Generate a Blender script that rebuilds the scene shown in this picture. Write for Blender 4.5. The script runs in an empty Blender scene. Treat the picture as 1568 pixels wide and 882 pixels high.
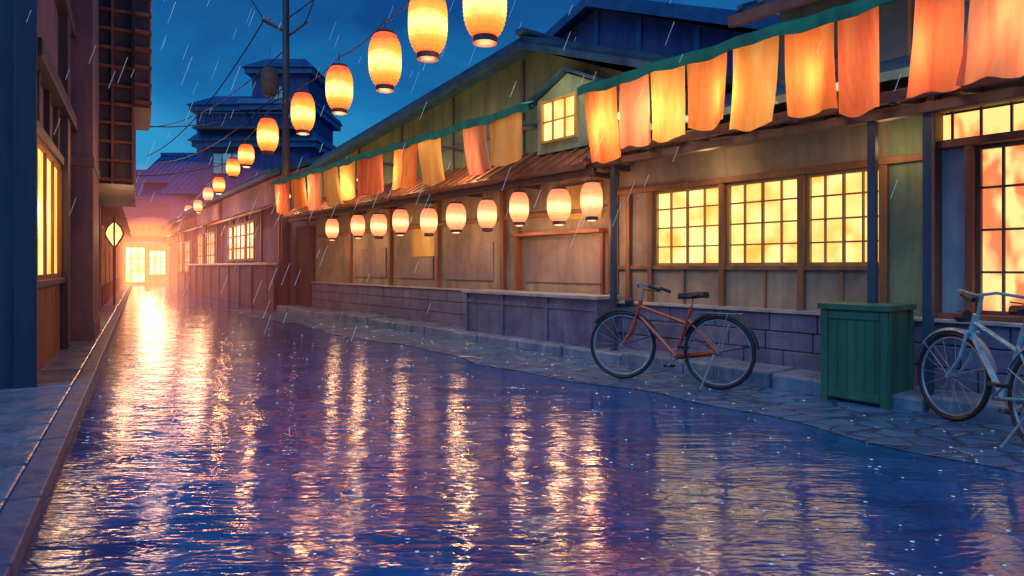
import bpy, bmesh, math, random
from mathutils import Vector, Matrix
random.seed(7)
scene=bpy.context.scene
def hexc(h,k=1.0):
    h=h.lstrip('#'); r=[int(h[i:i+2],16)/255 for i in (0,2,4)]
    l=[(c/12.92 if c<=.04045 else ((c+.055)/1.055)**2.4)*k for c in r]
    return (l[0],l[1],l[2],1)
# ------------------------------------------------------------ materials
def newmat(name):
    m=bpy.data.materials.new(name); m.use_nodes=True
    nt=m.node_tree; nt.nodes.clear()
    out=nt.nodes.new('ShaderNodeOutputMaterial')
    return m,nt,out
def nd(nt,t,**kw):
    n=nt.nodes.new(t)
    for k,v in kw.items(): setattr(n,k,v)
    return n
def coords(nt,scale=(1,1,1)):
    g=nd(nt,'ShaderNodeNewGeometry'); mp=nd(nt,'ShaderNodeMapping')
    mp.inputs['Scale'].default_value=scale
    nt.links.new(g.outputs['Position'],mp.inputs['Vector']); return mp.outputs[0]
def ramp(nt,fac,stops):
    r=nd(nt,'ShaderNodeValToRGB'); e=r.color_ramp.elements
    while len(e)<len(stops): e.new(.5)
    for i,(p,c) in enumerate(stops): e[i].position=p; e[i].color=c
    nt.links.new(fac,r.inputs[0]); return r.outputs[0]
def noise(nt,vec,scale,detail=4,rough=.55,dist=0):
    n=nd(nt,'ShaderNodeTexNoise'); n.inputs['Scale'].default_value=scale; n.inputs['Detail'].default_value=detail
    n.inputs['Roughness'].default_value=rough; n.inputs['Distortion'].default_value=dist
    nt.links.new(vec,n.inputs['Vector']); return n.outputs['Fac']
def bump(nt,h,strength,dist,nrm=None):
    b=nd(nt,'ShaderNodeBump'); b.inputs['Strength'].default_value=strength; b.inputs['Distance'].default_value=dist
    nt.links.new(h,b.inputs['Height'])
    if nrm: nt.links.new(nrm,b.inputs['Normal'])
    return b.outputs[0]
def mul(nt,a,b):
    m=nd(nt,'ShaderNodeMath',operation='MULTIPLY'); nt.links.new(a,m.inputs[0]); nt.links.new(b,m.inputs[1]); return m.outputs[0]
def surf(name,c1,c2,rough=.7,scale=2.0,stretch=(1,1,1),bs=.3,bd=.01,spec=.5,fine=18,grime=.3):
    m,nt,out=newmat(name); p=nd(nt,'ShaderNodeBsdfPrincipled')
    v=coords(nt,stretch)
    n1=noise(nt,v,scale,4,.62,.4)
    c=ramp(nt,n1,[(.3,hexc(c1)),(.7,hexc(c2))])
    st=ramp(nt,noise(nt,coords(nt,(3.5,3.5,.5)),1.3,3,.65,.8),[(.36,(1-grime,1-grime,1-grime*.8,1)),(.58,(1,1,1,1))])
    mx=nd(nt,'ShaderNodeMix',data_type='RGBA',blend_type='MULTIPLY'); mx.inputs[0].default_value=1
    nt.links.new(c,mx.inputs[6]); nt.links.new(st,mx.inputs[7])
    nt.links.new(mx.outputs[2],p.inputs['Base Color'])
    nt.links.new(bump(nt,noise(nt,v,fine,2),bs,bd),p.inputs['Normal'])
    rr=nd(nt,'ShaderNodeMapRange'); rr.inputs['To Min'].default_value=max(.05,rough-.15); rr.inputs['To Max'].default_value=min(1,rough+.15)
    nt.links.new(n1,rr.inputs['Value']); nt.links.new(rr.outputs[0],p.inputs['Roughness'])
    p.inputs['Specular IOR Level'].default_value=spec
    nt.links.new(p.outputs[0],out.inputs[0]); return m
def glow(name,c1,c2,s1=1.0,scale=3.0,stretch=(1,1,1),lo=.35,hi=.65,detail=2):
    m,nt,out=newmat(name); e=nd(nt,'ShaderNodeEmission')
    v=coords(nt,stretch)
    c=ramp(nt,noise(nt,v,scale,detail,.5,.3),[(lo,hexc(c1)),(hi,hexc(c2))])
    nt.links.new(c,e.inputs[0]); e.inputs[1].default_value=s1
    p=nd(nt,'ShaderNodeBsdfPrincipled'); p.inputs['Base Color'].default_value=(.2,.17,.12,1); p.inputs['Roughness'].default_value=.2
    a=nd(nt,'ShaderNodeAddShader'); nt.links.new(e.outputs[0],a.inputs[0]); nt.links.new(p.outputs[0],a.inputs[1])
    nt.links.new(a.outputs[0],out.inputs[0]); return m
M={}
M['wood_dark']=surf('dark_wood','#3e3448','#665050',.55,3,(1,1,.25))
M['wood_blue']=surf('night_wood','#263e56','#3e506a',.55,3,(1,1,.25))
M['wood']=surf('brown_wood','#7a5644','#a67650',.6,3,(1,1,.25))
M['wood_pale']=surf('pale_window_wood','#a87c48','#cfa463',.6,3,(1,1,.25))
M['wood_red']=surf('red_brown_wood','#74463a','#a2644a',.6,3,(1,1,.25))
M['plaster']=surf('tan_plaster','#85786c','#b3a68c',.85,1.6,grime=.22)
M['plaster_panel']=surf('grey_tan_plaster','#827474','#a8978c',.85,1.6,grime=.2)
M['plaster_green']=surf('green_plaster','#5c7e72','#93a682',.85,1.4)
M['plaster_olive']=surf('olive_plaster','#426052','#6c7a5a',.85,1.4)
M['plaster_purple']=surf('mauve_plaster','#6a5e8a','#98809e',.85,1.4)
M['plaster_left']=surf('rose_timber_wall','#665068','#967478',.7,2,(1,1,.3))
M['plaster_white']=surf('pale_plaster','#a4b2c8','#ccd2da',.8,1.5)
M['stone']=surf('blue_grey_stone','#585c7a','#8482a0',.5,2.2,bs=.7,bd=.02,fine=9)
M['stone_b']=surf('kerb_stone','#5c7290','#94a2b6',.3,2.5,bs=.7,bd=.02,fine=8)
M['stone_top']=surf('pale_coping','#a39fa8','#cfc4bc',.4,2.5)
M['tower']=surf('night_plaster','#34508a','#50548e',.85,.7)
M['roof_blue']=surf('slate_roof','#1f3f5c','#3a6480',.4,2,bs=.6,bd=.03,fine=6)
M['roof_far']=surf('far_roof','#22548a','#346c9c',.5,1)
M['glass_dim']=glow('dim_blue_window','#2f6a9c','#5aa0c8',.5,2)
M['green_cloth']=surf('green_cloth','#12705a','#22967a',.8,3)
M['green_paint']=surf('green_painted_wood','#2a6256','#3a7c62',.5,4,(1,1,.2))
M['black']=surf('black_rubber','#171a26','#262b3a',.5,8)
M['steel']=surf('bike_steel','#6d7a8c','#9fb0c0',.25,8,spec=.9)
M['red']=surf('red_bike_paint','#a02818','#c84a2c',.3,6,spec=.8)
M['blue_paint']=surf('blue_bike_paint','#3f8fb0','#8fcbdc',.3,6,spec=.8)
M['pane']=glow('lit_window_glass','#ffae3e','#ffe890',1.4,3.0,lo=.3,hi=.6)
M['pane_warm']=glow('lit_shop_glass','#ea7a3c','#ffdc84',1.25,5.0,(1,1,.45),lo=.4,hi=.54)
M['pane_left']=glow('lit_left_glass','#ffa838','#ffe488',1.5,2.0,(1,1,.4))
M['pane_pink']=glow('lit_far_glass','#ffb068','#ffe8b0',1.3,1.2)
M['pane_end']=glow('lit_end_glass','#ffc868','#fff0b8',1.6,1.2)
M['bulb']=glow('bulb_glass','#ffd880','#fff0c0',2,1.2)
M['panel_lit']=surf('lit_paper_panel','#c8a04f','#e0c880',.8,1.5)
def cloth(name,c1,c2):
    m,nt,out=newmat(name); v=coords(nt,(2.2,2.2,.35))
    n=noise(nt,v,2.5,3,.6,.5); c=ramp(nt,n,[(.32,hexc(c1)),(.66,hexc(c2))])
    d=nd(nt,'ShaderNodeBsdfDiffuse'); t=nd(nt,'ShaderNodeBsdfTranslucent'); mx=nd(nt,'ShaderNodeMixShader'); mx.inputs[0].default_value=.66
    for s in (d,t): nt.links.new(c,s.inputs[0])
    b=bump(nt,noise(nt,coords(nt,(6,6,.6)),6,2),.35,.02); nt.links.new(b,d.inputs['Normal'])
    nt.links.new(d.outputs[0],mx.inputs[1]); nt.links.new(t.outputs[0],mx.inputs[2])
    nt.links.new(mx.outputs[0],out.inputs[0]); return m
M['cloth1']=cloth('orange_cloth','#f07c4a','#fbb070')
M['cloth2']=cloth('red_cloth','#e66650','#f6966e')
M['cloth3']=cloth('amber_cloth','#f6a65e','#fdd48e')
M['cloth4']=cloth('pink_cloth','#f08c76','#f9bc9a')
def paper(name,cedge,cmid,ccore,strength):
    m,nt,out=newmat(name); tc=nd(nt,'ShaderNodeTexCoord'); sx=nd(nt,'ShaderNodeSeparateXYZ')
    nt.links.new(tc.outputs['Generated'],sx.inputs[0])
    n=noise(nt,tc.outputs['Object'],9,2)
    ad=nd(nt,'ShaderNodeMath',operation='MULTIPLY_ADD'); ad.inputs[1].default_value=.2; nt.links.new(n,ad.inputs[0]); nt.links.new(sx.outputs[2],ad.inputs[2])
    c=ramp(nt,ad.outputs[0],[(.07,hexc(cedge)),(.3,hexc(cmid)),(.52,hexc(ccore)),(.76,hexc(cmid)),(1.0,hexc(cedge))])
    e=nd(nt,'ShaderNodeEmission'); nt.links.new(c,e.inputs[0])
    d=nd(nt,'ShaderNodeBsdfDiffuse'); d.inputs[0].default_value=(.4,.2,.1,1)
    w=nd(nt,'ShaderNodeTexWave'); w.bands_direction='Z'; w.inputs['Scale'].default_value=8; nt.links.new(tc.outputs['Object'],w.inputs[0])
    mr=nd(nt,'ShaderNodeMapRange'); mr.inputs['To Min'].default_value=strength*.9; mr.inputs['To Max'].default_value=strength*1.06
    nt.links.new(w.outputs['Fac'],mr.inputs[0]); nt.links.new(mr.outputs[0],e.inputs[1])
    a=nd(nt,'ShaderNodeAddShader'); nt.links.new(e.outputs[0],a.inputs[0]); nt.links.new(d.outputs[0],a.inputs[1])
    nt.links.new(a.outputs[0],out.inputs[0]); return m
M['paper']=paper('orange_lantern_paper','#dc4416','#ff8a2a','#ffe486',2.2)
M['paper_pink']=paper('peach_lantern_paper','#e8704a','#ff9a60','#ffe2a0',1.7)
M['paper_off']=surf('unlit_lantern_paper','#5a4a50','#8a6a60',.8,4)
# ------------------------------------------------------------ builders
def Rf(s,t,z): return Vector((.617*s+.787*t, -.787*s+.617*t, z))
def Lf(a,b,z): return Vector((-.4945*a+.8692*b, .8692*a+.4945*b, z))
def Ff(a,b,z): return Vector((-.5623*a+.8269*b, .8269*a+.5623*b, z))
def Wf(x,y,z): return Vector((x,y,z))
def empty(name,loc=(0,0,0)):
    o=bpy.data.objects.new(name,None); o.location=loc; o.empty_display_size=.3; scene.collection.objects.link(o); return o
class Part:
    def __init__(s,name,parent,mat,fr=Wf):
        s.n=name; s.p=parent; s.m=mat; s.f=fr; s.v=[]; s.fc=[]
    def hexa(s,pts):
        i=len(s.v); s.v+=[s.f(*p) for p in pts]
        s.fc+=[[i+k for k in q] for q in ((0,1,2,3),(4,5,6,7),(0,1,5,4),(1,2,6,5),(2,3,7,6),(3,0,4,7))]; return s
    def box(s,a,b,c,d,e,f):
        return s.hexa([(a,c,e),(b,c,e),(b,d,e),(a,d,e),(a,c,f),(b,c,f),(b,d,f),(a,d,f)])
    def prism(s,pts,t0,t1):
        i=len(s.v); n=len(pts)
        s.v+=[s.f(p[0],t0,p[1]) for p in pts]+[s.f(p[0],t1,p[1]) for p in pts]
        s.fc.append([i+k for k in range(n)]); s.fc.append([i+n+k for k in range(n)])
        for k in range(n): s.fc.append([i+k,i+(k+1)%n,i+n+(k+1)%n,i+n+k])
        return s
    def slab(s,s0,s1,t0,z0,t1,z1,th):
        return s.hexa([(s0,t0,z0),(s1,t0,z0),(s1,t1,z1),(s0,t1,z1),(s0,t0,z0+th),(s1,t0,z0+th),(s1,t1,z1+th),(s0,t1,z1+th)])
    def slope(s,s0,z0,s1,z1,t0,t1,th):
        return s.hexa([(s0,t0,z0),(s1,t0,z1),(s1,t1,z1),(s0,t1,z0),(s0,t0,z0+th),(s1,t0,z1+th),(s1,t1,z1+th),(s0,t1,z0+th)])
    def tube(s,p,q,r,n=8,r2=None):
        p=Vector(p);q=Vector(q); d=(q-p).normalized(); r2=r if r2 is None else r2
        u=d.orthogonal().normalized(); w=d.cross(u); i=len(s.v)
        for (c,rr) in ((p,r),(q,r2)):
            for k in range(n):
                a=2*math.pi*k/n; s.v.append(s.f(*(c+u*math.cos(a)*rr+w*math.sin(a)*rr)))
        for k in range(n): s.fc.append([i+k,i+(k+1)%n,i+n+(k+1)%n,i+n+k])
        s.fc.append([i+k for k in range(n)]); s.fc.append([i+n+k for k in range(n)]); return s
    def path(s,pts,r,n=7):
        for a,b in zip(pts[:-1],pts[1:]): s.tube(a,b,r,n)
        return s
    def torus(s,c,R,r,n=36,m=8,a0=0,a1=2*math.pi):
        i=len(s.v); c=Vector(c); full=abs(a1-a0-2*math.pi)<1e-4; N=n if full else n+1
        for k in range(N):
            A=a0+(a1-a0)*k/n
            for j in range(m):
                B=2*math.pi*j/m; rr=R+r*math.cos(B); y=r*math.sin(B)
                s.v.append(s.f(*(c+Vector((rr*math.cos(A),y,rr*math.sin(A))))))
        for k in range(n):
            k2=(k+1)%N
            for j in range(m): s.fc.append([i+k*m+j,i+k*m+(j+1)%m,i+k2*m+(j+1)%m,i+k2*m+j])
        return s
    def lathe(s,c,prof,n=20):
        i=len(s.v); c=Vector(c)
        for (r,z) in prof:
            for k in range(n):
                a=2*math.pi*k/n; q=c+Vector((r*math.cos(a),r*math.sin(a),z)); s.v.append(s.f(*q))
        for j in range(len(prof)-1):
            for k in range(n): s.fc.append([i+j*n+k,i+j*n+(k+1)%n,i+(j+1)*n+(k+1)%n,i+(j+1)*n+k])
        s.fc.append([i+k for k in range(n)]); s.fc.append([i+(len(prof)-1)*n+k for k in range(n)]); return s
    def done(s,bevel=0,smooth=False):
        me=bpy.data.meshes.new(s.n); L=Vector(s.p.location) if s.p else Vector((0,0,0))
        me.from_pydata([tuple(v-L) for v in s.v],[],s.fc); bm=bmesh.new(); bm.from_mesh(me)
        bmesh.ops.recalc_face_normals(bm,faces=bm.faces); bm.to_mesh(me); bm.free()
        if smooth:
            for p in me.polygons: p.use_smooth=True
        o=bpy.data.objects.new(s.n,me); scene.collection.objects.link(o); me.materials.append(s.m)
        if s.p: o.parent=s.p
        if bevel:
            b=o.modifiers.new('bevel','BEVEL'); b.width=bevel; b.segments=2; b.limit_method='ANGLE'
        return o
def plight(name,parent,loc,e,col,r=.06):
    l=bpy.data.lights.new(name,'POINT'); l.energy=e; l.color=col; l.shadow_soft_size=r
    o=bpy.data.objects.new(name,l); o.location=Vector(loc)-(Vector(parent.location) if parent else Vector()); scene.collection.objects.link(o)
    if parent: o.parent=parent
    return o
WARM=(1,.62,.26)
# ------------------------------------------------------------ camera
cam=bpy.data.cameras.new('camera'); co=bpy.data.objects.new('camera',cam); scene.collection.objects.link(co)
co.location=(0,0,1.2); co.rotation_euler=(math.pi/2,0,0); cam.sensor_width=36; cam.lens=22.96; cam.shift_y=-.021; cam.clip_end=2000
scene.camera=co
# ------------------------------------------------------------ world
w=bpy.data.worlds.new('World'); scene.world=w; w.use_nodes=True; nt=w.node_tree; nt.nodes.clear()
o=nd(nt,'ShaderNodeOutputWorld'); bg=nd(nt,'ShaderNodeBackground'); tc=nd(nt,'ShaderNodeTexCoord'); sx=nd(nt,'ShaderNodeSeparateXYZ')
nt.links.new(tc.outputs['Generated'],sx.inputs[0])
nz=nd(nt,'ShaderNodeTexNoise'); nz.inputs['Scale'].default_value=3.5; nz.inputs['Detail'].default_value=6; nz.inputs['Distortion'].default_value=.6
mp=nd(nt,'ShaderNodeMapping'); mp.inputs['Scale'].default_value=(1,1,2.2); nt.links.new(tc.outputs['Generated'],mp.inputs[0]); nt.links.new(mp.outputs[0],nz.inputs[0])
ma=nd(nt,'ShaderNodeMath',operation='MULTIPLY_ADD'); ma.inputs[1].default_value=.42; nt.links.new(nz.outputs[0],ma.inputs[0]); nt.links.new(sx.outputs[2],ma.inputs[2])
c=ramp(nt,ma.outputs[0],[(.0,hexc('#3f92c8')),(.3,hexc('#2f92c6')),(.44,hexc('#1a70ac')),(.62,hexc('#104684')),(1,hexc('#123c7a'))])
nt.links.new(c,bg.inputs[0]); bg.inputs[1].default_value=1.05; nt.links.new(bg.outputs[0],o.inputs[0])
sl=bpy.data.lights.new('blue_fill_sun','SUN'); sl.energy=1.15; sl.color=(.34,.64,1); sl.angle=math.radians(50)  # added broad blue fill for facades and road, not a moon
so=bpy.data.objects.new('blue_fill_sun',sl); so.rotation_euler=(math.radians(42),0,math.radians(-25)); so.location=(-3,-3,12); scene.collection.objects.link(so)
# ------------------------------------------------------------ ground
g=Part('ground',None,surf('dark_earth','#20263a','#2c3348',.5,.5))
g.v=[Vector(v) for v in ((-400,-400,-.004),(400,-400,-.004),(400,400,-.004),(-400,400,-.004))]; g.fc=[[0,1,2,3]]; g.done()
def wet(name,c1,c2,stone=False):
    m,nt,out=newmat(name); p=nd(nt,'ShaderNodeBsdfPrincipled'); v=coords(nt)
    big=noise(nt,v,.35,3,.6,.6)
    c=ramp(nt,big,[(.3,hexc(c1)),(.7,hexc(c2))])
    rot=nd(nt,'ShaderNodeMapping'); rot.inputs['Rotation'].default_value=(0,0,.906)
    nt.links.new(v,rot.inputs[0])
    vo=nd(nt,'ShaderNodeTexVoronoi',feature='DISTANCE_TO_EDGE'); vc=nd(nt,'ShaderNodeTexVoronoi',feature='F1')
    for q in (vo,vc): nt.links.new(rot.outputs[0],q.inputs['Vector'])
    mx=nd(nt,'ShaderNodeMix',data_type='RGBA',blend_type='MULTIPLY')
    mx2=nd(nt,'ShaderNodeMix',data_type='RGBA',blend_type='MULTIPLY')
    sep=nd(nt,'ShaderNodeSeparateColor'); nt.links.new(vc.outputs['Color'],sep.inputs[0])
    tone=ramp(nt,sep.outputs[0],[(0,(.5,.55,.66,1)),(1,(1.3,1.26,1.2,1))])
    if stone:
        p.inputs['IOR'].default_value=1.6
        rot.inputs['Scale'].default_value=(.6,1,1)
        vo.inputs['Scale'].default_value=6; vc.inputs['Scale'].default_value=6
        e=ramp(nt,vo.outputs['Distance'],[(.0,(.14,.14,.18,1)),(.1,(1,1,1,1))])
        mx.inputs[0].default_value=.75; mx2.inputs[0].default_value=.7
        b1=bump(nt,e,.8,.02); nt.links.new(bump(nt,noise(nt,v,14,2),.4,.008,b1),p.inputs['Normal'])
        p.inputs['Roughness'].default_value=.25
    else:
        p.inputs['IOR'].default_value=2.35
        rot.inputs['Scale'].default_value=(.55,1,1)
        vo.inputs['Scale'].default_value=5.5; vc.inputs['Scale'].default_value=5.5
        e=ramp(nt,vo.outputs['Distance'],[(.0,(.35,.42,.55,1)),(.06,(1,1,1,1))])
        mx.inputs[0].default_value=.5; mx2.inputs[0].default_value=.7
        puddle=noise(nt,coords(nt,(1,2.2,1)),1.4,3,.6,.7)
        calm=ramp(nt,puddle,[(.40,(.4,.4,.4,1)),(.62,(1,1,1,1))])
        n1=mul(nt,noise(nt,coords(nt,(1.8,9,1)),1.5,2,.5,.5),calm); n2=mul(nt,noise(nt,coords(nt,(5,20,1)),1.9,2,.5,.4),calm)
        b0=bump(nt,e,.25,.002)
        b1=bump(nt,n1,1.0,.0075,b0); nt.links.new(bump(nt,n2,1.0,.0034,b1),p.inputs['Normal'])
        r=ramp(nt,puddle,[(.38,(.07,.07,.07,1)),(.66,(.16,.16,.16,1))]); nt.links.new(r,p.inputs['Roughness'])
    nt.links.new(c,mx.inputs[6]); nt.links.new(e,mx.inputs[7]); nt.links.new(mx.outputs[2],mx2.inputs[6]); nt.links.new(tone,mx2.inputs[7])
    nt.links.new(mx2.outputs[2],p.inputs['Base Color'])
    nt.links.new(p.outputs[0],out.inputs[0]); return m
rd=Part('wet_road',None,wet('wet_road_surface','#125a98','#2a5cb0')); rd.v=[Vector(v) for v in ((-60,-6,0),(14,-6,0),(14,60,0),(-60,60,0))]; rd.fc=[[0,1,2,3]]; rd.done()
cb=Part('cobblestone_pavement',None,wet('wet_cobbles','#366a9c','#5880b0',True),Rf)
N=60; pts=[]
for k in range(N+1):
    s=-19+22*k/N; pts.append((s,4.75+.12*math.sin(s*1.3)+.06*math.sin(s*4.1),.004)); pts.append((s,6.12,.004))
cb.v=[Rf(*p) for p in pts]; cb.fc=[[2*k,2*k+2,2*k+3,2*k+1] for k in range(N)]; cb.done()
kerb=empty('stone_kerb',Rf(-8,6.1,0))
P=Part('kerb_stones',kerb,M['stone_b'],Rf); s=-18
while s<3:
    L=random.uniform(.6,1.2); j=random.uniform(-.07,.04)
    P.box(s+.015,s+L-.015,5.98+j,6.46,-.02,.135+random.uniform(-.025,.03)); s+=L
P.done(bevel=.025)
P=Part('footing',kerb,M['stone_b'],Rf); P.box(-18,3,6.45,6.75,-.02,.105); P.done()
lp=empty('left_pavement',Lf(5,-1.5,0))
P=Part('paving_slabs',lp,M['stone_b'],Lf); a=-3
while a<48:
    L=random.uniform(.45,.7); P.box(a+.015,a+L-.015,-1.12,-.56,-.02,.075+random.uniform(0,.012))
    if a<9:
        for (b0,b1) in ((-1.75,-1.14),(-2.4,-1.78),(-3.2,-2.43),(-4,-3.23)): P.box(a+.015,a+L-.015,b0,b1,-.02,.07+random.uniform(0,.015))
    a+=L
P.done(bevel=.015)
P=Part('gutter_kerb',lp,M['stone'],Lf); a=-3
while a<48: L=random.uniform(.8,1.3); P.box(a+.008,a+L-.008,-.556,-.42,-.02,.082); a+=L
P.done(bevel=.01)
# ------------------------------------------------------------ lattice window
def lattice(parent,fr,s0,s1,t,z0,z1,nc,nr,fm,pm,out=-1,w=.035,bar=.018,nm='window'):
    fr_=Part(nm+'_frame',parent,fm,fr); d=out*.05
    lo,hi=(t+d,t) if d<0 else (t,t+d)
    fr_.box(s0,s0+w,lo,hi,z0,z1).box(s1-w,s1,lo,hi,z0,z1).box(s0+w,s1-w,lo,hi,z0,z0+w).box(s0+w,s1-w,lo,hi,z1-w,z1)
    lo2,hi2=(t-.035,t-.004) if out<0 else (t+.004,t+.035)
    for k in range(1,nc):
        x=s0+(s1-s0)*k/nc; b=bar*(1.5 if (nc%2==0 and k==nc//2) else 1)/2; fr_.box(x-b,x+b,lo2,hi2,z0+w,z1-w)
    lo3,hi3=(lo2+.004,hi2-.004)
    for k in range(1,nr):
        z=z0+(z1-z0)*k/nr; fr_.box(s0+w,s1-w,lo3,hi3,z-bar/2,z+bar/2)
    fr_.done()
    g=Part(nm+'_glass',parent,pm,fr); g.v=[fr(s0,t,z0),fr(s1,t,z0),fr(s1,t,z1),fr(s0,t,z1)]; g.fc=[[0,1,2,3]]; g.done()
# ------------------------------------------------------------ near right: shop house
sh=empty('lattice_window_shop_house',Rf(-3,7.2,0)); T=6.743
P=Part('stone_base',sh,M['stone'],Rf); rz=[.1,.3,.5,.7]
P.box(-6.2,3,6.64,6.95,.1,.7)
for q in range(3):
    x=-6.2+random.uniform(0,.3)
    while x<3:
        L=random.uniform(.45,.8); P.box(x+.006,min(x+L,3)-.006,6.605+random.uniform(-.006,.006),6.639,rz[q]+.006,rz[q+1]-.006); x+=L
P.done(bevel=.008)
P=Part('base_cap',sh,M['stone_top'],Rf); P.box(-6.2,3,6.56,6.76,.7,.735); P.done(bevel=.006)
P=Part('panel_wall',sh,M['plaster'],Rf); P.box(-6.2,-2.72,6.745,6.95,.735,1.16).box(-6.2,-2.4,6.745,6.95,2.2,2.75).box(-6.2,-5.56,6.745,6.95,1.16,2.2); P.done()
P=Part('green_wall',sh,M['plaster_green'],Rf); P.box(-2.71,-2.34,6.735,6.95,.735,2.75); P.done()
P=Part('timber',sh,M['wood'],Rf)
P.box(-6.2,-2.7,6.70,6.80,1.16,1.21).box(-6.2,-2.34,6.69,6.80,2.18,2.25)
for x in (-6.0,-5.62,-4.54,-3.57,-2.74): P.box(x-.035,x+.035,6.685,6.81,.735,2.175)
for x in (-5.1,-4.0,-3.15): P.box(x-.015,x+.015,6.72,6.75,.735,1.155)
P.box(-6.2,3,6.66,6.8,2.6,2.72)
P.done(bevel=.006)
for (a,b,nc) in ((-5.585,-4.575,4),(-4.505,-3.605,4),(-3.535,-2.775,4)):
    lattice(sh,Rf,a,b,6.80,1.21,2.18,nc,4,M['wood_pale'],M['pane'])
P=Part('shop_front_timber',sh,M['wood_red'],Rf)
P.box(-2.34,-2.27,6.6,6.85,.735,2.75)
P.box(-2.27,3,6.64,6.8,2.26,2.33).box(-2.27,3,6.64,6.8,.737,.78)
for x in (-2.03,-1.2,-.3,.7,1.8): P.box(x-.03,x+.03,6.66,6.8,.78,2.26)
P.done(bevel=.006)
P=Part('pale_panel',sh,M['plaster_white'],Rf); P.box(-2.27,-2.06,6.77,6.85,.78,2.26); P.done()
for (a,b) in ((-2.0,-1.23),(-1.17,-.33),(-.27,.67)):
    lattice(sh,Rf,a,b,6.80,.78,2.26,4,4,M['wood_red'],M['pane_warm'],bar=.02)
P=Part('transom_glass',sh,M['pane_warm'],Rf); P.box(-2.27,3,6.8,6.85,2.33,2.58); P.done()
P=Part('transom_bars',sh,M['wood_red'],Rf)
for k in range(24): x=-2.2+k*.22; P.box(x,x+.018,6.77,6.797,2.33,2.6)
P.done()
P=Part('canopy_boards',sh,M['wood'],Rf); P.slab(-6.2,3,6.1,2.66,6.74,2.76,.03); P.done()
P=Part('canopy_rafters',sh,M['wood_dark'],Rf)
for k in range(20): x=-6.1+k*.46; P.slab(x,x+.05,6.0,2.585,6.66,2.69,.06)
P.box(-6.25,3,6.14,6.24,2.5,2.585)
P.box(-6.05,-5.95,6.24,6.7,2.48,2.56)
P.box(-5.9,3,5.98,6.03,2.6,2.7)
P.done(bevel=.005)
P=Part('canopy_posts',sh,M['wood_blue'],Rf)
for x in (-5.79,-2.63,-2.18,-.86,.9): P.box(x-.035,x+.035,6.16,6.23,.11,2.5)
P.done(bevel=.006)
P=Part('lower_roof',sh,M['roof_blue'],Rf); P.slab(-6.2,3,6.2,2.85,7.7,3.45,.08); P.done()
P=Part('upper_storey',sh,M['wood_blue'],Rf); P.box(-4.1,3,7.2,10.5,2.6,4.35); P.done()
lattice(sh,Rf,-2.7,-1.9,7.19,3.3,4.1,6,4,M['wood_dark'],M['roof_far'])
P=Part('upper_roof',sh,M['roof_blue'],Rf); P.slab(-4.4,3.2,6.75,4.08,9.2,5.1,.1).slab(-4.4,3.2,9.2,5.1,11.6,4.1,.1)
for k in range(30): x=-4.35+k*.26; P.slab(x,x+.07,6.72,4.17,9.2,5.19,.05)
P.done()
P=Part('upper_eave',sh,M['wood_dark'],Rf); P.box(-4.45,3.2,6.7,6.78,4.0,4.12); P.done()
plight('canopy_light',sh,Rf(-4.5,6.35,2.35),5,WARM,.1); plight('canopy_light',sh,Rf(-2.6,6.4,2.3),4,WARM,.1)
# ------------------------------------------------------------ mid right: restaurant with gable
rh=empty('lantern_restaurant_house',Rf(-11,8,0))
P=Part('walls',rh,M['plaster'],Rf); P.box(-17.9,-6.22,T,6.95,.7,2.95); P.box(-17.9,-17.7,6.95,12,.0,3.6); P.done()
P=Part('gable_wall',rh,M['plaster_olive'],Rf); P.prism([(-17.0,2.95),(-5.9,2.95),(-5.9,3.78),(-8.0,4.66),(-16.4,3.84),(-17.0,3.6)],6.75,12); P.done()
P=Part('gable_timber',rh,M['wood_dark'],Rf)
for x,zt in ((-14.5,3.98),(-12.4,4.18),(-10.4,4.38),(-8.3,4.58)): P.box(x-.03,x+.03,6.72,6.748,2.98,zt)
P.box(-16.5,-5.9,6.715,6.745,3.42,3.48); P.done(bevel=.005)
P=Part('stone_dado',rh,M['stone'],Rf); P.box(-17.9,-6.22,6.66,6.743,.1,.76)
for q in range(3):
    x=-17.9+random.uniform(0,.3)
    while x<-6.3:
        L=random.uniform(.6,1.0); P.box(x+.007,min(x+L,-6.22)-.007,6.625+random.uniform(-.006,.006),6.659,.1+q*.22+.007,.1+q*.22+.213); x+=L
P.done(bevel=.008)
P=Part('dado_cap',rh,M['stone_top'],Rf); P.box(-17.9,-9.27,6.59,6.75,.76,.79); P.done(bevel=.006)
P=Part('timber_posts',rh,M['wood'],Rf)
for x in (-17.8,-14.9,-12.86,-10.9,-8.8,-8.4,-6.3): P.box(x-.05,x+.05,6.67,6.78,.79,2.9)
P.box(-17.9,-6.22,6.69,6.78,1.98,2.05)
P.done(bevel=.008)
P=Part('recessed_panels',rh,M['plaster_panel'],Rf)
for (a,b) in ((-14.7,-13.1),(-12.6,-11.1),(-10.6,-9.1),(-8.2,-6.5)): P.box(a,b,6.715,6.742,.95,1.62)
P.done(bevel=.01)
P=Part('paper_panels',rh,M['panel_lit'],Rf); P.box(-11.9,-11.0,6.695,6.712,1.4,1.97).box(-7.5,-6.5,6.70,6.742,1.9,2.4); P.done()
P=Part('end_door',rh,M['wood_dark'],Rf); P.box(-18.2,-17.2,6.55,6.66,.0,2.3); P.done()
P=Part('stall_shelf',rh,M['wood_red'],Rf); P.box(-8.35,-6.35,6.5,6.7,1.68,1.73)
for x in (-8.3,-6.4): P.box(x-.02,x+.02,6.6,6.66,.8,1.68)
P.done()
P=Part('lean_to_roof',rh,M['wood_red'],Rf); P.slab(-17.6,-6.1,5.98,2.50,6.76,2.98,.05)
for k in range(40): x=-17.5+k*.29; P.slab(x,x+.04,5.95,2.55,6.76,3.03,.03)
P.done()
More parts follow.
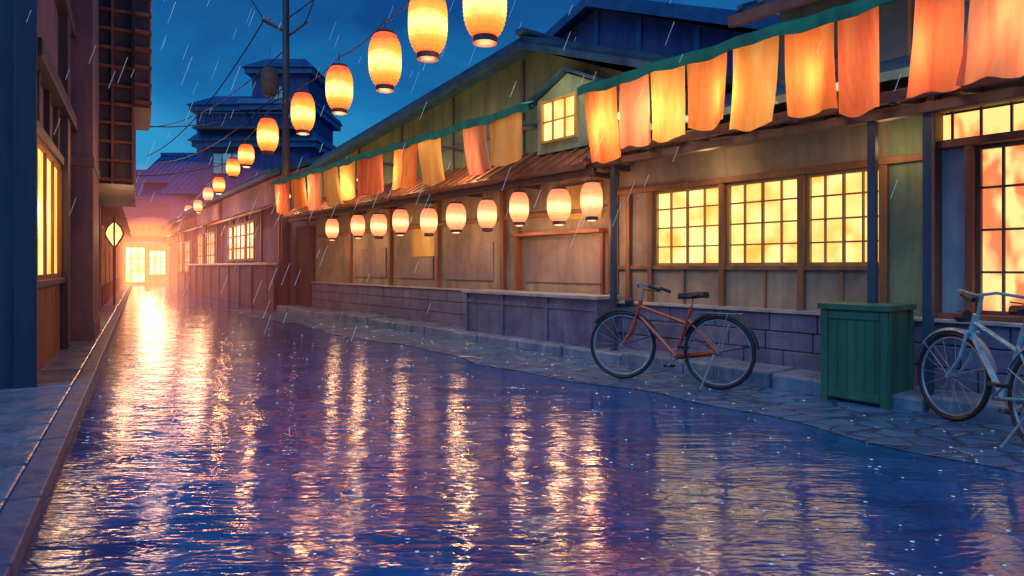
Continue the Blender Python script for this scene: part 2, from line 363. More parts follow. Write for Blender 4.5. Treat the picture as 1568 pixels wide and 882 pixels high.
P=Part('lean_to_beam',rh,M['wood_dark'],Rf); P.box(-17.6,-6.1,6.12,6.2,2.4,2.5)
for k in range(8): x=-17.2+k*1.55; P.box(x,x+.07,6.2,6.7,2.42,2.49)
P.done(bevel=.005)
P=Part('gable_roof',rh,M['roof_blue'],Rf); P.slope(-16.5,3.80,-7.82,4.66,6.35,12.3,.1).slope(-7.82,4.66,-5.2,3.70,6.35,12.3,.1)
for k in range(22): t=6.6+k*.26; P.slope(-16.5,3.9,-7.82,4.76,t,t+.07,.05).slope(-7.82,4.76,-5.2,3.80,t,t+.07,.05)
P.done()
P=Part('bargeboard',rh,M['roof_blue'],Rf); P.slope(-16.6,3.68,-7.82,4.55,6.28,6.345,.1).slope(-7.82,4.55,-5.15,3.58,6.28,6.345,.1); P.done()
P=Part('ridge',rh,M['roof_blue'],Rf); P.box(-7.93,-7.72,6.25,12.4,4.765,4.86); P.done(bevel=.04)
dm=Part('dormer_wall',rh,M['plaster_green'],Rf); dm.prism([(-7.62,2.9),(-6.45,2.9),(-6.45,3.78),(-6.95,4.0),(-7.62,3.72)],6.47,6.9); dm.done()
P=Part('dormer_roof',rh,M['roof_blue'],Rf); P.slope(-7.75,3.7,-6.95,4.03,6.38,7.0,.05).slope(-6.95,4.03,-6.3,3.74,6.38,7.0,.05); P.done()
lattice(rh,Rf,-7.5,-6.72,6.465,3.04,3.68,3,2,M['wood_pale'],M['pane'])
plight('gable_light',rh,Rf(-6.9,5.95,3.7),7,(1,.8,.35),.1)
plight('gable_light',rh,Rf(-9.8,6.0,3.5),5,(1,.7,.35),.1)
ct=empty('serving_counter',Rf(-7.7,6.4,0))
P=Part('counter_body',ct,M['stone'],Rf); P.box(-9.2,-6.1,6.24,6.58,.12,.76)
for x in (-9.2,-8.2,-7.15,-6.15): P.box(x,x+.05,6.205,6.24,.12,.76)
P.box(-9.15,-6.1,6.215,6.237,.60,.66)
P.done(bevel=.006)
P=Part('counter_top',ct,M['stone_top'],Rf); P.box(-9.26,-6.04,6.15,6.66,.76,.81); P.done(bevel=.008)
# ------------------------------------------------------------ curtains
def curtain(idx,s0,s1,zt,zb,mat,parent):
    me_n=max(10,int((s1-s0)/.04)); nv=12; P=Part('cloth_panel_%d'%idx,parent,mat,Rf)
    ph=random.uniform(0,6); am=random.uniform(.02,.045); sk=random.uniform(-.09,.09); lean=random.uniform(-.06,.12)
    zj=random.uniform(-.06,.05); fq=random.uniform(5,9); w2=random.uniform(-.04,.04)
    for j in range(nv+1):
        v=j/nv
        for i in range(me_n+1):
            u=i/me_n; s=s0+(s1-s0)*u+sk*v*v+w2*(u-.5)*v
            t=5.72+am*(.3+v)*math.sin(u*fq+ph+v*.9)+lean*v*v+.008*math.sin(u*23+ph)*v
            z=zt-(zt-zb-zj)*v-.02*math.sin(u*3.14)*v+.025*math.sin(u*7+ph)*v
            P.v.append(Rf(s,t,z))
    W=me_n+1
    for j in range(nv):
        for i in range(me_n): P.fc.append([j*W+i,j*W+i+1,(j+1)*W+i+1,(j+1)*W+i])
    P.done(smooth=True)
LP=16
def awning(loc,panels,s0,s1):
    e=empty('awning_curtains',loc)
    for i,(a,b,c,zb) in enumerate(panels): curtain(i,a,b,3.40,zb,M[c],e)
    G=Part('green_valance',e,M['green_cloth'],Rf); n=int((s1-s0)/.12)
    for k in range(n+1):
        s=s0+(s1-s0)*k/n; d=.022*math.sin(s*5)+.015*math.sin(s*13)
        for (t,z) in ((5.67,3.32+d*.8),(5.65,3.42+d*.4),(5.76,3.48+d*.5),(5.78,3.37)): G.v.append(Rf(s,t,z))
    for k in range(n):
        for j in range(3): G.fc.append([4*k+j,4*k+4+j,4*k+5+j,4*k+1+j])
    G.done(smooth=True)
    R=Part('support_pole',e,M['wood_blue'],Rf); R.box(s0,s1,5.705,5.735,3.385,3.415)
    x=s0+.3
    while x<s1: R.slab(x,x+.04,5.74,3.40,6.9,3.30,.04); x+=2.4
    R.done()
    B=Part('bulbs',e,M['bulb'],Rf); x=s0+.35; k=0
    while x<s1:
        B.lathe((x,6.04,3.06),[(.006,-.035),(.02,-.025),(.028,0),(.02,.025),(.012,.05)],10)
        plight('bulb_light_%d'%k,e,Rf(x,5.98,2.94),LP*(.7+.6*random.random())*(1 if x>-7 else 2.0),WARM,.08); x+=(.85 if x>-7 else 2.1); k+=1
    B.done(smooth=True)
near=[(-5.84,-5.30,'cloth1',2.48),(-5.24,-4.82,'cloth4',2.62),(-4.80,-4.33,'cloth3',2.62),(-4.31,-3.80,'cloth1',2.60),(-3.75,-3.26,'cloth3',2.60),(-3.20,-2.74,'cloth1',2.60),(-2.72,-2.38,'cloth2',2.58),(-2.10,-1.77,'cloth2',2.58),(-1.72,-1.3,'cloth4',2.56),(-1.27,-.8,'cloth1',2.6),(-.75,-.2,'cloth2',2.6),(-.1,.5,'cloth1',2.6)]
awning(Rf(-3,5.72,3.4),near,-5.9,1.2)
mid=[(-17.5,-16.4,'cloth2',2.62),(-16.3,-15.3,'cloth1',2.62),(-15.2,-14.3,'cloth4',2.6),(-14.2,-13.4,'cloth3',2.6),(-13.3,-12.5,'cloth3',2.62),(-12.4,-11.3,'cloth2',2.66),(-10.8,-10.0,'cloth1',2.64),(-9.98,-9.2,'cloth3',2.66),(-8.57,-7.9,'cloth4',2.6),(-7.86,-7.1,'cloth3',2.66)]
awning(Rf(-12,5.72,3.4),mid,-17.6,-6.85)
# ------------------------------------------------------------ paper lanterns
def lantern(loc,r=.17,h=.46,mat='paper_pink',hang=.12,name='paper_lantern',e=0,col=WARM,lit=True,capm=None):
    E=empty(name,loc); L=Vector(loc)
    P=Part('paper_shade',E,M[mat]); prof=[]; n=16
    for k in range(n+1):
        a=k/n; z=-h/2+h*a; rr=r*(1-abs(2*a-1)**3.0*.42); prof.append((rr,z))
        if k<n: prof.append((rr*.985, z+h/n*.5))
    P.lathe(L,prof,20); P.done(smooth=True)
    P=Part('cap_rings',E,capm or M['wood_dark']); P.lathe(L,[(r*.56,h/2),(r*.58,h/2+.03),(r*.4,h/2+.035)],16).lathe(L,[(r*.38,-h/2-.06),(r*.56,-h/2-.05),(r*.57,-h/2)],16)
    P.tube(L+Vector((0,0,h/2+.03)),L+Vector((0,0,h/2+.03+hang)),.006,5); P.done()
    if lit and e: plight('lantern_light',E,L+Vector((0,0,-h/2-.14)),e,col,.1)
    return E
for i,s in enumerate((-14.7,-13.3,-12.3,-11.37,-10.3,-9.4,-8.49,-7.67,-6.78,-6.14)):
    lantern(Rf(s,6.15,2.06+random.uniform(-.035,.035)),.165*random.uniform(.9,1.06),.44,'paper_pink',.1,e=0 if i in (2,4,6) else 13,col=(1,.5,.22))
strl=[(-.22,5.3,3.34),(-.76,5.9,3.40),(-1.38,7.1,3.44),(-2.3,8.7,3.57),(-3.2,10,3.56),(-4.3,11.5,3.51),(-5.9,14.5,3.68),(-7.26,17,3.77),(-8.75,19.5,3.64),(-10.7,23,3.75),(-12.5,26,3.62),(-14.85,30,3.78),(-18.3,36,3.72),(-23,44,3.67)]
for i,(x,y,z) in enumerate(strl):
    lantern((x,y,z),.18 if i<6 else .17,.56 if i<6 else .44,'paper' if i<9 else 'paper_pink',.16,e={0:14,1:12,2:14,3:16,4:18,6:30,8:40,10:40}.get(i,0),col=(1,.42,.15))
def wire(name,pts,r=.008,sag=0,mat=None):
    P=Part(name,None,mat or M['black']); out=[]
    for a,b in zip(pts[:-1],pts[1:]):
        a=Vector(a);b=Vector(b); n=12 if sag else 1
        for k in range(n): q=a.lerp(b,k/n); q.z-=sag*4*(k/n)*(1-k/n); out.append(q)
    out.append(Vector(pts[-1])); P.path(out,r,5); return P.done()
wp=[(.9,4.1,3.75)]+[(x,y,z+.36+(.06 if i<6 else 0)) for i,(x,y,z) in enumerate(strl)]
wire('lantern_string_wire',wp,.008,.05)
# ------------------------------------------------------------ utility pole
px,py=-6.23,18.0
up=empty('utility_pole',(px,py,0))
P=Part('pole',up,M['wood_dark']); P.tube((px,py,0),(px,py,10.5),.12,12,.08); P.done(smooth=True)
P=Part('cross_arm',up,M['wood_dark']); P.tube((px-.65,py,8.0),(px+.1,py,7.6),.05).tube((px,py,7.5),(px+.6,py,7.95),.03).tube((px-.5,py,8.7),(px+.7,py,8.7),.045)
P.done()
P=Part('insulators',up,M['stone_top'])
for dx in (-.6,-.45,.5,.65): P.lathe((px+dx,py,8.02 if dx<0 else 8.76),[(.03,-.02),(.045,0),(.03,.05),(.02,.1)],8)
P.done()
lantern((-6.6,17.8,6.25),.24,.72,'paper_off',.5,name='unlit_street_lantern',lit=False,capm=M['wood_dark'])
for (a,b,sg) in (((px,py,8.0),(2.2,9,9.5),.3),((px,py,8.7),(.8,9,8.5),.3),((px+.5,py,7.9),(-2,8,6.2),.3),((px-.6,py,8.0),(-14.5,26,5.6),.6),((px,py,7.2),(-15.6,27,7.0),.7),((px-.6,py,8.0),(-9.2,18,12),.1),((px,py,6.2),(-13.5,25,5.2),.5),((px,py,8.7),(-11,22,12),.2),((px,py,5.9),(-12,19.5,5.6),.5),((px,py,4.6),(-12,20,4.0),.3),((px-.5,py,8.7),(-8,14.5,9.2),.3)):
    wire('overhead_wire',[a,b],.017,sg)
# ------------------------------------------------------------ far right row
def far_house(name,fr,a0,a1,b0,b1,h,wall,roof,loc,wins=(),pm='pane_pink',ridge=1.2,ov=.5,dirb=1):
    E=empty(name,loc)
    P=Part('walls',E,wall,fr); P.box(a0,a1,b0,b1,0,h); P.done()
    mid_=(b0+b1)/2
    P=Part('roof',E,roof,fr); P.slab(a0-ov*.5,a1+ov*.5,b0-ov,h-.15,mid_,h+ridge,.12).slab(a0-ov*.5,a1+ov*.5,mid_,h+ridge,b1+ov,h-.15,.12)
    x=a0-ov*.5
    while x<a1+ov*.5-.1: P.slab(x,x+.09,b0-ov,h-.04,mid_,h+ridge+.11,.06).slab(x,x+.09,mid_,h+ridge+.11,b1+ov,h-.04,.06); x+=.4
    P.box(a0-ov*.6,a1+ov*.6,mid_-.14,mid_+.14,h+ridge+.1,h+ridge+.32)
    P.done()
    P=Part('gable_ends',E,wall,fr)
    for aa in (a0,a1-.1):
        i=len(P.v); P.v+=[fr(aa,b0,h-.01),fr(aa,b1,h-.01),fr(aa,mid_,h+ridge-.02),fr(aa+.1,b0,h-.01),fr(aa+.1,b1,h-.01),fr(aa+.1,mid_,h+ridge-.02)]
        P.fc+=[[i,i+1,i+2],[i+3,i+4,i+5],[i,i+1,i+4,i+3],[i+1,i+2,i+5,i+4],[i+2,i,i+3,i+5]]
    P.done()
    bf=b0 if dirb>0 else b1
    for (w0,w1,z0,z1,nc,nr) in wins:
        lattice(E,fr,w0,w1,bf-.02*dirb,z0,z1,nc,nr,M['wood'],M[pm],out=-dirb,w=.07,bar=.05)
    if ridge<1.4:
        P=Part('pent_roof',E,M['wood_red'],fr); o0,o1=(bf-.55*dirb,bf)
        P.slab(a0+.1,a1-.1,o0,2.75,o1,3.0,.06)
        n=max(2,int((a1-a0)/1.8))
        for k in range(n+1): x=a0+.1+(a1-a0-.3)*k/n; P.box(x,x+.1,min(bf,bf-.06*dirb),max(bf,bf-.06*dirb),0,2.9)
        P.done()
    return E
far_house('corner_house',Ff,18.9,27.5,5.0,10,3.8,M['plaster_purple'],M['roof_blue'],Ff(23,7,0),[(22.0,26.2,1.4,2.7,6,3)],ridge=1.0)
far_house('terrace_house',Ff,27.7,33,4.9,9,3.7,M['plaster_purple'],M['roof_blue'],Ff(30,7,0),[(28.2,30.2,1.2,2.6,4,3),(30.8,32.5,1.2,2.6,4,3)])
far_house('terrace_house',Ff,33.2,38.2,4.8,9,3.5,M['plaster_purple'],M['roof_blue'],Ff(36,7,0),[(33.8,35.6,.9,2.4,4,3),(36.2,37.8,.9,2.4,4,3)])
far_house('terrace_house',Lf,38.6,44,1.95,6,3.4,M['plaster_purple'],M['roof_blue'],Lf(41,4,0),[(39,41,.8,2.4,3,2),(41.6,43.6,.8,2.4,3,2)],pm='pane_end')
far_house('terrace_house',Lf,44.2,52,1.6,6,3.6,M['plaster_purple'],M['roof_blue'],Lf(46,4,0),[(44.6,47,.5,2.4,3,2)],pm='pane_end')
lw=empty('garden_wall',Ff(25,4.7,0))
P=Part('wall_body',lw,M['plaster_left'],Ff); P.box(18.6,33,4.55,4.7,0,1.24)
for k in range(9): P.box(18.7+k*1.7,18.9+k*1.7,4.5,4.55,0,1.24)
P.done(bevel=.01)
P=Part('wall_coping',lw,M['stone_top'],Ff); P.box(18.5,33.05,4.48,4.76,1.24,1.31); P.done(bevel=.01)
def Tf(x,y,z): return Vector(((x+.45)*1.33,y*1.33,1.2+(z-1.2)*1.27))
tw=empty('tiered_tower',(-12,36,0))
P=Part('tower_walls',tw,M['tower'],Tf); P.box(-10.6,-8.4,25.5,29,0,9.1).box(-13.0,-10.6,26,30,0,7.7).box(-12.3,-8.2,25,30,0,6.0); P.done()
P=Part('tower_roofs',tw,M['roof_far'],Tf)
def hip(P,x0,x1,y0,y1,z,h,ov=.4,top=.55):
    cx,cy=(x0+x1)/2,(y0+y1)/2; a=[(x0-ov,y0-ov),(x1+ov,y0-ov),(x1+ov,y1+ov),(x0-ov,y1+ov)]
    P.hexa([(x,y,z+.18) for x,y in a]+[(cx+(x-cx)*top,cy+(y-cy)*top,z+h) for x,y in a])
    P.box(x0-ov*.7,x1+ov*.7,y0-ov*.7,y1+ov*.7,z-.05,z+.17)
hip(P,-10.6,-8.4,25.5,29,9.1,.8,.3); hip(P,-13.0,-10.5,26,30,7.7,.8,.3); hip(P,-12.3,-8.2,25,30,6.0,.7,.4,.85); hip(P,-10.8,-8.3,25.4,29.1,7.6,.4,.25,.95)
P.done()
P=Part('tower_railings',tw,M['wood_blue'],Tf)
for k in range(14): P.box(-12.3+k*.3,-12.26+k*.3,24.5,24.54,6.7,7.2)
P.box(-12.4,-8.1,24.48,24.56,7.2,7.26); P.box(-12.4,-8.1,24.4,25.3,6.6,6.7)
P.done()
lattice(tw,Tf,-11.9,-10.8,24.98,4.9,5.75,3,2,M['wood_blue'],M['glass_dim'])
lattice(tw,Tf,-9.9,-9.2,25.48,8.0,8.6,2,2,M['wood_blue'],M['glass_dim'])
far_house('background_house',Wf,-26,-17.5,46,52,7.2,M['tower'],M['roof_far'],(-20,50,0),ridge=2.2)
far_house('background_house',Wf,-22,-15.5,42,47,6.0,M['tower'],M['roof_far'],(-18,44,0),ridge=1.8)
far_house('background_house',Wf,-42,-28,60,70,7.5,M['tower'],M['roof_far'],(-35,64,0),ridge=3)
bh=empty('large_rear_house',Rf(-9,12,0))
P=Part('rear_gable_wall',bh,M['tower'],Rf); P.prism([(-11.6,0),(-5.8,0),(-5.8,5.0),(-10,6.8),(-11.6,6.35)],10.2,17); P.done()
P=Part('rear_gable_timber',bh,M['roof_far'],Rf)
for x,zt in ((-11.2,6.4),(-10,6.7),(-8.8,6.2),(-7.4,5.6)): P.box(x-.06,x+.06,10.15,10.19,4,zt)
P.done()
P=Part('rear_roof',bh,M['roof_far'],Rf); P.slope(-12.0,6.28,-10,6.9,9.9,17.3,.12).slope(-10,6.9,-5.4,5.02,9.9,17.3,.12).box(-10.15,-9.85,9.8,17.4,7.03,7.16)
for k in range(26): t=10+k*.28; P.slope(-10,7.0,-5.4,5.12,t,t+.08,.06)
P.done()
P=Part('rear_bargeboard',bh,M['roof_far'],Rf); P.slope(-12.05,6.12,-10,6.76,9.84,9.895,.16).slope(-10,6.76,-5.35,4.86,9.84,9.895,.16); P.done()
# ------------------------------------------------------------ left side
lh=empty('left_timber_house',Lf(10,-2,0)); B=-.947
P=Part('side_wall',lh,M['wood_blue'],Lf); P.box(7.44,7.6,-5,-.86,.0,7); P.box(7.40,7.439,-1.0,-.83,0,7)
for k in range(8): P.box(7.42,7.439,-1.5-k*.45,-1.46-k*.45,0,7)
P.done(bevel=.01)
P=Part('walls',lh,M['plaster_left'],Lf); P.box(7.6,13.6,-1.2,B-.01,2.62,7).box(10.9,13.6,-1.2,B-.01,0,2.62); P.done()
P=Part('dado_planks',lh,M['wood_red'],Lf)
for k in range(17): x=7.62+k*.176; P.box(x,x+.166,-1.0,B+.01,0.05,.98)
P.done(bevel=.006)
P=Part('timber',lh,M['wood_dark'],Lf)
P.box(7.6,10.65,-1.05,B+.07,.98,1.06).box(7.6,10.65,-1.05,B+.06,2.54,2.66).box(10.62,10.95,-1.0,B+.10,0,7).box(7.6,11.7,-1.0,B+.14,3.2,3.38).box(7.6,11.7,-1.0,B+.12,4.6,4.75)
for x in (8.2,9.1,10.0): P.box(x,x+.1,-1.0,B+.05,2.66,3.2)
P.done(bevel=.01)
lattice(lh,Lf,7.62,10.62,B-.02,1.06,2.54,4,1,M['wood_red'],M['pane_left'],out=1,w=.05,bar=.035)
P=Part('pillar',lh,M['plaster_left'],Lf); P.box(11.7,13.2,-1.0,-.62,.0,7); P.box(11.68,13.22,-1.0,-.60,.0,.35); P.box(11.66,13.2,-1.0,-.60,2.7,2.85); P.done(bevel=.01)
P=Part('slatted_bay',lh,M['wood_dark'],Lf); P.box(13.9,19,-.95,-.1,2.7,7.6).box(13.7,16,-.1,.15,4.1,7.6); P.done()
P=Part('bay_slats',lh,M['wood_red'],Lf)
for k in range(15): z=2.75+k*.34; P.box(13.80,13.9,-.76,-.09,z,z+.05)
for k in range(11): z=4.15+k*.32; P.box(13.6,13.7,-.09,.17,z,z+.06); P.box(13.6,16,.15,.18,z,z+.06)
for b_ in (-.76,-.44,-.12): P.box(13.79,13.86,b_-.02,b_+.02,2.7,7.6)
P.done()
plight('bay_fill',lh,Lf(12.3,.2,3.0),16,(1,.5,.28),.2)  # this and the next two: added fill lights brightening the left house
plight('door_fill',lh,Lf(15.5,-.3,1.9),30,(1,.5,.25),.2)
plight('window_fill',lh,Lf(9.3,-.7,1.9),11,(1,.58,.26),.2)
for i,(a0,a1,h) in enumerate(((19.5,25,3.1),(25.2,31,3.3),(31.2,38,3.0),(38.2,46,3.2))):
    far_house('left_terrace_house',Lf,a0,a1,-5.5,B,h,M['plaster_left'],M['roof_blue'],Lf((a0+a1)/2,-3,0),[(a0+.5,a0+2.3,.7,2.3,3,2),(a0+2.9,a1-.4,.7,2.3,4,2)],pm='pane_pink' if i<1 else 'pane_end',dirb=-1,ov=.35)
P=Part('lower_wall',lh,M['plaster_left'],Lf); P.box(13.6,19.4,-1.4,B-.03,0,2.7); P.done()
lattice(lh,Lf,14.2,16.4,B,.5,2.3,3,1,M['wood_red'],M['pane_left'],out=1,w=.06,bar=.05)
lattice(lh,Lf,16.9,19.1,B,.5,2.3,3,1,M['wood_red'],M['pane_pink'],out=1,w=.06,bar=.05)
L=Lf(21.9,-.65,0); dl=empty('diamond_street_lamp',L)
P=Part('lamp_post',dl,M['wood_dark']); P.tube(L,L+Vector((0,0,1.75)),.035); P.done()
P=Part('lamp_glass',dl,M['pane_end']); P.lathe(L+Vector((0,0,2.12)),[(.03,-.36),(.2,-.1),(.25,.02),(.18,.2),(.03,.36)],6); P.done()
P=Part('lamp_frame',dl,M['wood_dark'])
for k in range(6):
    a=2*math.pi*k/6; c_,s_=math.cos(a),math.sin(a); q=[(.03,-.36),(.21,-.1),(.26,.02),(.19,.2),(.03,.36)]
    P.path([L+Vector((r*c_,r*s_,2.12+z)) for r,z in q],.025,5)
P.lathe(L+Vector((0,0,2.5)),[(.06,-.03),(.05,.05),(.01,.14)],8); P.done()
eh=empty('end_of_street_inn',Lf(50,.5,0))
P=Part('inn_wall',eh,M['plaster'],Lf); P.box(49,54,-4,6,0,4.2); P.done()
lattice(eh,lambda s,t,z:Lf(t,s,z),-.9,.3,48.97,.1,2.5,3,3,M['wood_red'],M['pane_end'],w=.08,bar=.05)
lattice(eh,lambda s,t,z:Lf(t,s,z),.45,1.5,48.97,.6,2.3,3,3,M['wood_red'],M['pane_end'],w=.08,bar=.05)
P=Part('inn_roof',eh,M['roof_blue'],Lf); P.slope(48,3.9,51.5,5.6,-4.5,6.5,.15).slope(51.5,5.6,55,3.9,-4.5,6.5,.15).slope(47.9,2.7,49,3.1,-1.2,1.9,.08); P.done()
for (a,b,z,e) in ((46.5,.3,2.4,230),(39,.6,2.6,200),(32,.9,2.7,170),(25.5,1.6,2.8,150)):
    plight('street_glow_light',eh,Lf(a,b,z),e,(1,.46,.24),.5)
def emissive_haze(name,a,b,z,ra,rb,rz,col,st):  # self-emitting ellipsoid; its colour stands in for lantern light in mist
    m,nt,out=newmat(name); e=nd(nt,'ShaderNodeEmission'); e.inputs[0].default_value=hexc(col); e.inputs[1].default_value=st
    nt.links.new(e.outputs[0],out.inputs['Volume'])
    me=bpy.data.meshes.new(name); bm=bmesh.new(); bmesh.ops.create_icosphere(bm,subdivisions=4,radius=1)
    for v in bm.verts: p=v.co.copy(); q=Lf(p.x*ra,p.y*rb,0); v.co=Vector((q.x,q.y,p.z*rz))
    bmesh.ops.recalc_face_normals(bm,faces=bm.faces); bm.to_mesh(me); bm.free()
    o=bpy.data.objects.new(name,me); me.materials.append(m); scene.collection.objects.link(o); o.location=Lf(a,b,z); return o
emissive_haze('street_emissive_haze',32,1.8,.6,20,7,4.4,'#ff7c70',.0075)
emissive_haze('street_emissive_haze',38,1.0,.8,16,4.6,3.8,'#ff8450',.015)
emissive_haze('street_emissive_haze',43,.5,1.2,10,2.9,2.8,'#ffa458',.05)
# ------------------------------------------------------------ green bin
gb=empty('green_wooden_bin',Rf(-2.5,6.1,0))
P=Part('bin_body',gb,M['green_paint'],Rf); s0,s1,t0,t1=-2.92,-2.37,5.86,6.36; P.box(s0,s1,t0,t1,.03,.82); P.done(bevel=.006)
P=Part('bin_trim',gb,M['green_paint'],Rf)
P.box(s0-.03,s1+.03,t0-.035,t1+.03,.82,.87)
for x in (s0-.008,s1-.052): P.box(x,x+.06,t0-.018,t0-.001,.0,.815)
for x in (t0+.0,t1-.06): P.box(s1+.001,s1+.018,x,x+.06,0,.815)
P.box(s0+.055,s1-.055,t0-.016,t0-.001,.04,.11).box(s0+.055,s1-.055,t0-.016,t0-.001,.74,.80)
for k in range(1,6): x=s0+.05+k*.078; P.box(x,x+.012,t0-.01,t0-.001,.11,.74)
P.done(bevel=.004)
# ------------------------------------------------------------ bicycles
def bicycle(loc,heading,paint,guard,R=.34,wb=1.04,turn=0.0,roll=0.07,name='bicycle'):
    E=empty(name,(0,0,0))
    def mk(n,mat): return Part(n,E,mat)
    F=Vector((wb/2,0,R)); Bk=Vector((-wb/2,0,R)); BB=Vector((-.08,0,.28)); ST=Vector((-.23,0,.80)); HT=Vector((wb/2-.19,0,.84)); HB=Vector((wb/2-.15,0,.70))
    parts=[]
    def wheel(c,nm,extra):
        p=mk(nm+'_tyre',M['black']); p.torus(c,R-.02,.02,n=40); parts.append((p,extra))
        p=mk(nm+'_rim_spokes',M['steel']); p.torus(c,R-.045,.010,n=40,m=6)
        for k in range(16):
            a=2*math.pi*k/16; sd=.03*(1 if k%2 else -1); p.tube((c.x,sd,c.z),(c.x+(R-.045)*math.cos(a),0,c.z+(R-.045)*math.sin(a)),.0025,4)
        p.tube((c.x,-.05,c.z),(c.x,.05,c.z),.02,10); parts.append((p,extra))
        p=mk(nm+'_mudguard',guard); n=18; a0,a1=(.35,3.0) if nm=='rear' else (.6,2.9)
        i0=len(p.v)
        for k in range(n+1):
            a=a0+(a1-a0)*k/n
            for (y,rr) in ((-.034,R+.008),(-.022,R+.03),(.022,R+.03),(.034,R+.008)): p.v.append(Vector((c.x+rr*math.cos(a),y,c.z+rr*math.sin(a))))
        for k in range(n):
            for j in range(3): p.fc.append([i0+4*k+j,i0+4*k+4+j,i0+4*k+5+j,i0+4*k+1+j])
        for a in (a0+.1,a1-.1):
            for y in (-.032,.032): p.tube((c.x,y,c.z),(c.x+(R+.015)*math.cos(a),y,c.z+(R+.015)*math.sin(a)),.004,5)
        parts.append((p,extra))
    wheel(F,'front',True); wheel(Bk,'rear',False)
    p=mk('frame',paint); r=.018
    p.tube(BB,ST,r).tube(BB,HB,.021).tube((-.19,0,.62),HT+Vector((.015,0,-.06)),.017).tube(HB,HT,.024)
    for y in (-.045,.045): p.tube(BB+Vector((0,y*.5,0)),Bk+Vector((0,y,0)),.011).tube(Vector((-.2,y*.3,.66)),Bk+Vector((0,y,0)),.010)
    p.tube(BB+Vector((0,-.06,.0)),Bk+Vector((-.0,-.06,0)),.03,6)
    parts.append((p,False))
    p=mk('fork',paint)
    for y in (-.045,.045): p.path([HB+Vector((0,y,0)),HB+Vector((.05,y,-.2)),F+Vector((0,y,0))],.012)
    p.tube(HB+Vector((0,-.05,0)),HB+Vector((0,.05,0)),.018); parts.append((p,True))
    p=mk('handlebar',M['steel']); top=HT+Vector((-.02,0,.14))
    p.tube(HT,top,.013); p.path([top+Vector((-.22,-.29,-.03)),top+Vector((-.1,-.27,.01)),top+Vector((.04,-.16,.03)),top+Vector((.05,0,0)),top+Vector((.04,.16,.03)),top+Vector((-.1,.27,.01)),top+Vector((-.22,.29,-.03))],.012); parts.append((p,True))
    p=mk('grips',M['black'])
    for y in (-1,1): p.tube(top+Vector((-.23,.292*y,-.032)),top+Vector((-.11,.272*y,.008)),.019); p.tube(top+Vector((-.04,.2*y,-.03)),top+Vector((-.15,.26*y,-.04)),.005)
    p.tube(HT+Vector((.09,0,-.02)),HT+Vector((.17,0,-.03)),.045,12); parts.append((p,True))
    p=mk('saddle',M['black'])
    c=ST+Vector((0,0,.1)); i0=len(p.v); secs=[(-.15,.085,.02),(-.10,.10,.025),(-.02,.07,.012),(.06,.03,.005),(.14,.022,0)]
    for (x,wd,zz) in secs:
        for (yy,z2) in ((-1,-.015),(-.75,.02),(0,.03),(.75,.02),(1,-.015),(.6,-.035),(-.6,-.035)): p.v.append(c+Vector((x,wd*yy,zz+z2)))
    for k in range(4):
        for j in range(7): p.fc.append([i0+7*k+j,i0+7*k+(j+1)%7,i0+7*k+7+(j+1)%7,i0+7*k+7+j])
    p.fc.append([i0+j for j in range(7)]); p.fc.append([i0+28+j for j in range(7)])
    parts.append((p,False))
    p=mk('seat_post_crank',M['steel']); p.tube(ST,ST+Vector((-.01,0,.08)),.012)
    p.torus((BB.x,-.07,BB.z),.09,.006,n=24,m=5); p.tube(BB+Vector((0,-.08,0)),BB+Vector((0,.08,0)),.015)
    for k in range(5): a=k*1.257; p.tube(BB+Vector((0,-.07,0)),(BB.x+.09*math.cos(a),-.07,BB.z+.09*math.sin(a)),.006,4)
    p.tube(BB+Vector((0,-.085,0)),BB+Vector((.13,-.085,-.11)),.009).tube(BB+Vector((0,.085,0)),BB+Vector((-.13,.085,.11)),.009)
    p.tube(Bk+Vector((.03,.04,-.02)),Bk+Vector((.1,.19,-R+.005)),.009)
    for y in (-.06,0,.06): p.tube((-.3,y,.74),(-.72,y,.74),.006,5)
    for x in (-.32,-.5,-.7): p.tube((x,-.06,.74),(x,.06,.74),.006,5)
    for y in (-.06,.06): p.tube((-.62,y,.74),Bk+Vector((0,y,0)),.005,5)
    parts.append((p,False))
    p=mk('pedals',M['black'])
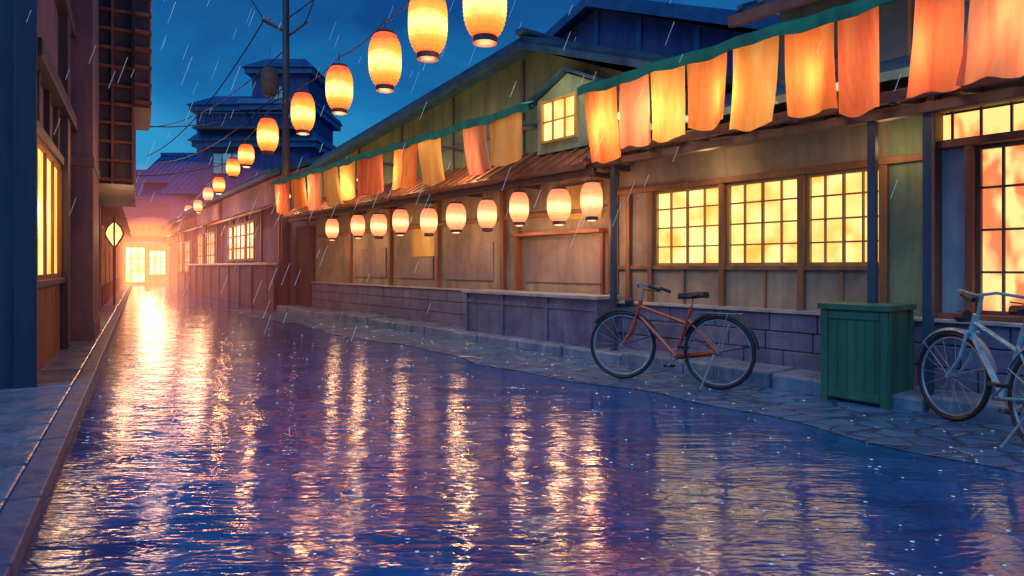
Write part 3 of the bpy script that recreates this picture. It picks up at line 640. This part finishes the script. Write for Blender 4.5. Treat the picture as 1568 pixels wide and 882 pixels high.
    for q in (BB+Vector((.13,-.13,-.11)),BB+Vector((-.13,.13,.11))): p.box(q.x-.045,q.x+.045,q.y-.045,q.y+.045,q.z-.012,q.z+.012)
    parts.append((p,False))
    Mt=Matrix.Translation(Vector((HB.x+.02,0,0)))@Matrix.Rotation(turn,4,'Z')@Matrix.Translation(-Vector((HB.x+.02,0,0)))
    for (p,ex) in parts:
        if ex: p.v=[Mt@v for v in p.v]
        p.done()
    E.rotation_euler=(roll,0,heading); E.location=loc; return E
def place(fw,rw,**k):
    f=Vector(fw); r=Vector(rw); d=f-r; bicycle(((f.x+r.x)/2,(f.y+r.y)/2,.004),math.atan2(d.y,d.x),wb=k.pop('wb',1.04),**k)
place((1.19,6.98),(1.99,6.35),paint=M['red'],guard=M['black'],R=.36,turn=.25)
place((3.42,5.05),(3.36,4.15),paint=M['blue_paint'],guard=M['steel'],R=.345,turn=.22,wb=.94)
# ------------------------------------------------------------ rain
rm,nt,out=newmat('self_lit_rain'); p=nd(nt,'ShaderNodeBsdfPrincipled'); p.inputs['Base Color'].default_value=(.6,.8,1,1); p.inputs['Roughness'].default_value=.1
p.inputs['Emission Color'].default_value=hexc('#9fd0f0'); p.inputs['Emission Strength'].default_value=.4; nt.links.new(p.outputs[0],out.inputs[0])  # faint emission put into drops and splashes in place of caught light
P=Part('rain',None,rm)
for k in range(430):
    y=random.uniform(5,24); x=random.uniform(-.85,.85)*y; z=random.uniform(.3,1.2+.42*y); l=random.uniform(.07,.28)*(y/10+.3)
    P.tube((x,y,z),(x+l*.38,y,z+l),.0012*y/6+.0005,3)
P.done()
P=Part('rain_splashes',None,rm)
for k in range(1100):
    y=1.6+12*random.random()**1.5; x=random.uniform(-.8,.8)*y
    if x+.784*y>7.4 or x+.569*y<-.4: continue
    r=random.uniform(.002,.0065)*(.6+y/8); P.lathe((x,y,.006+r*.4),[(r*.5,-r*.3),(r*1.7,0),(r*.5,r*.3)],6)
P.done()
scene.view_settings.view_transform='Standard'; scene.view_settings.look='None'; scene.view_settings.exposure=0
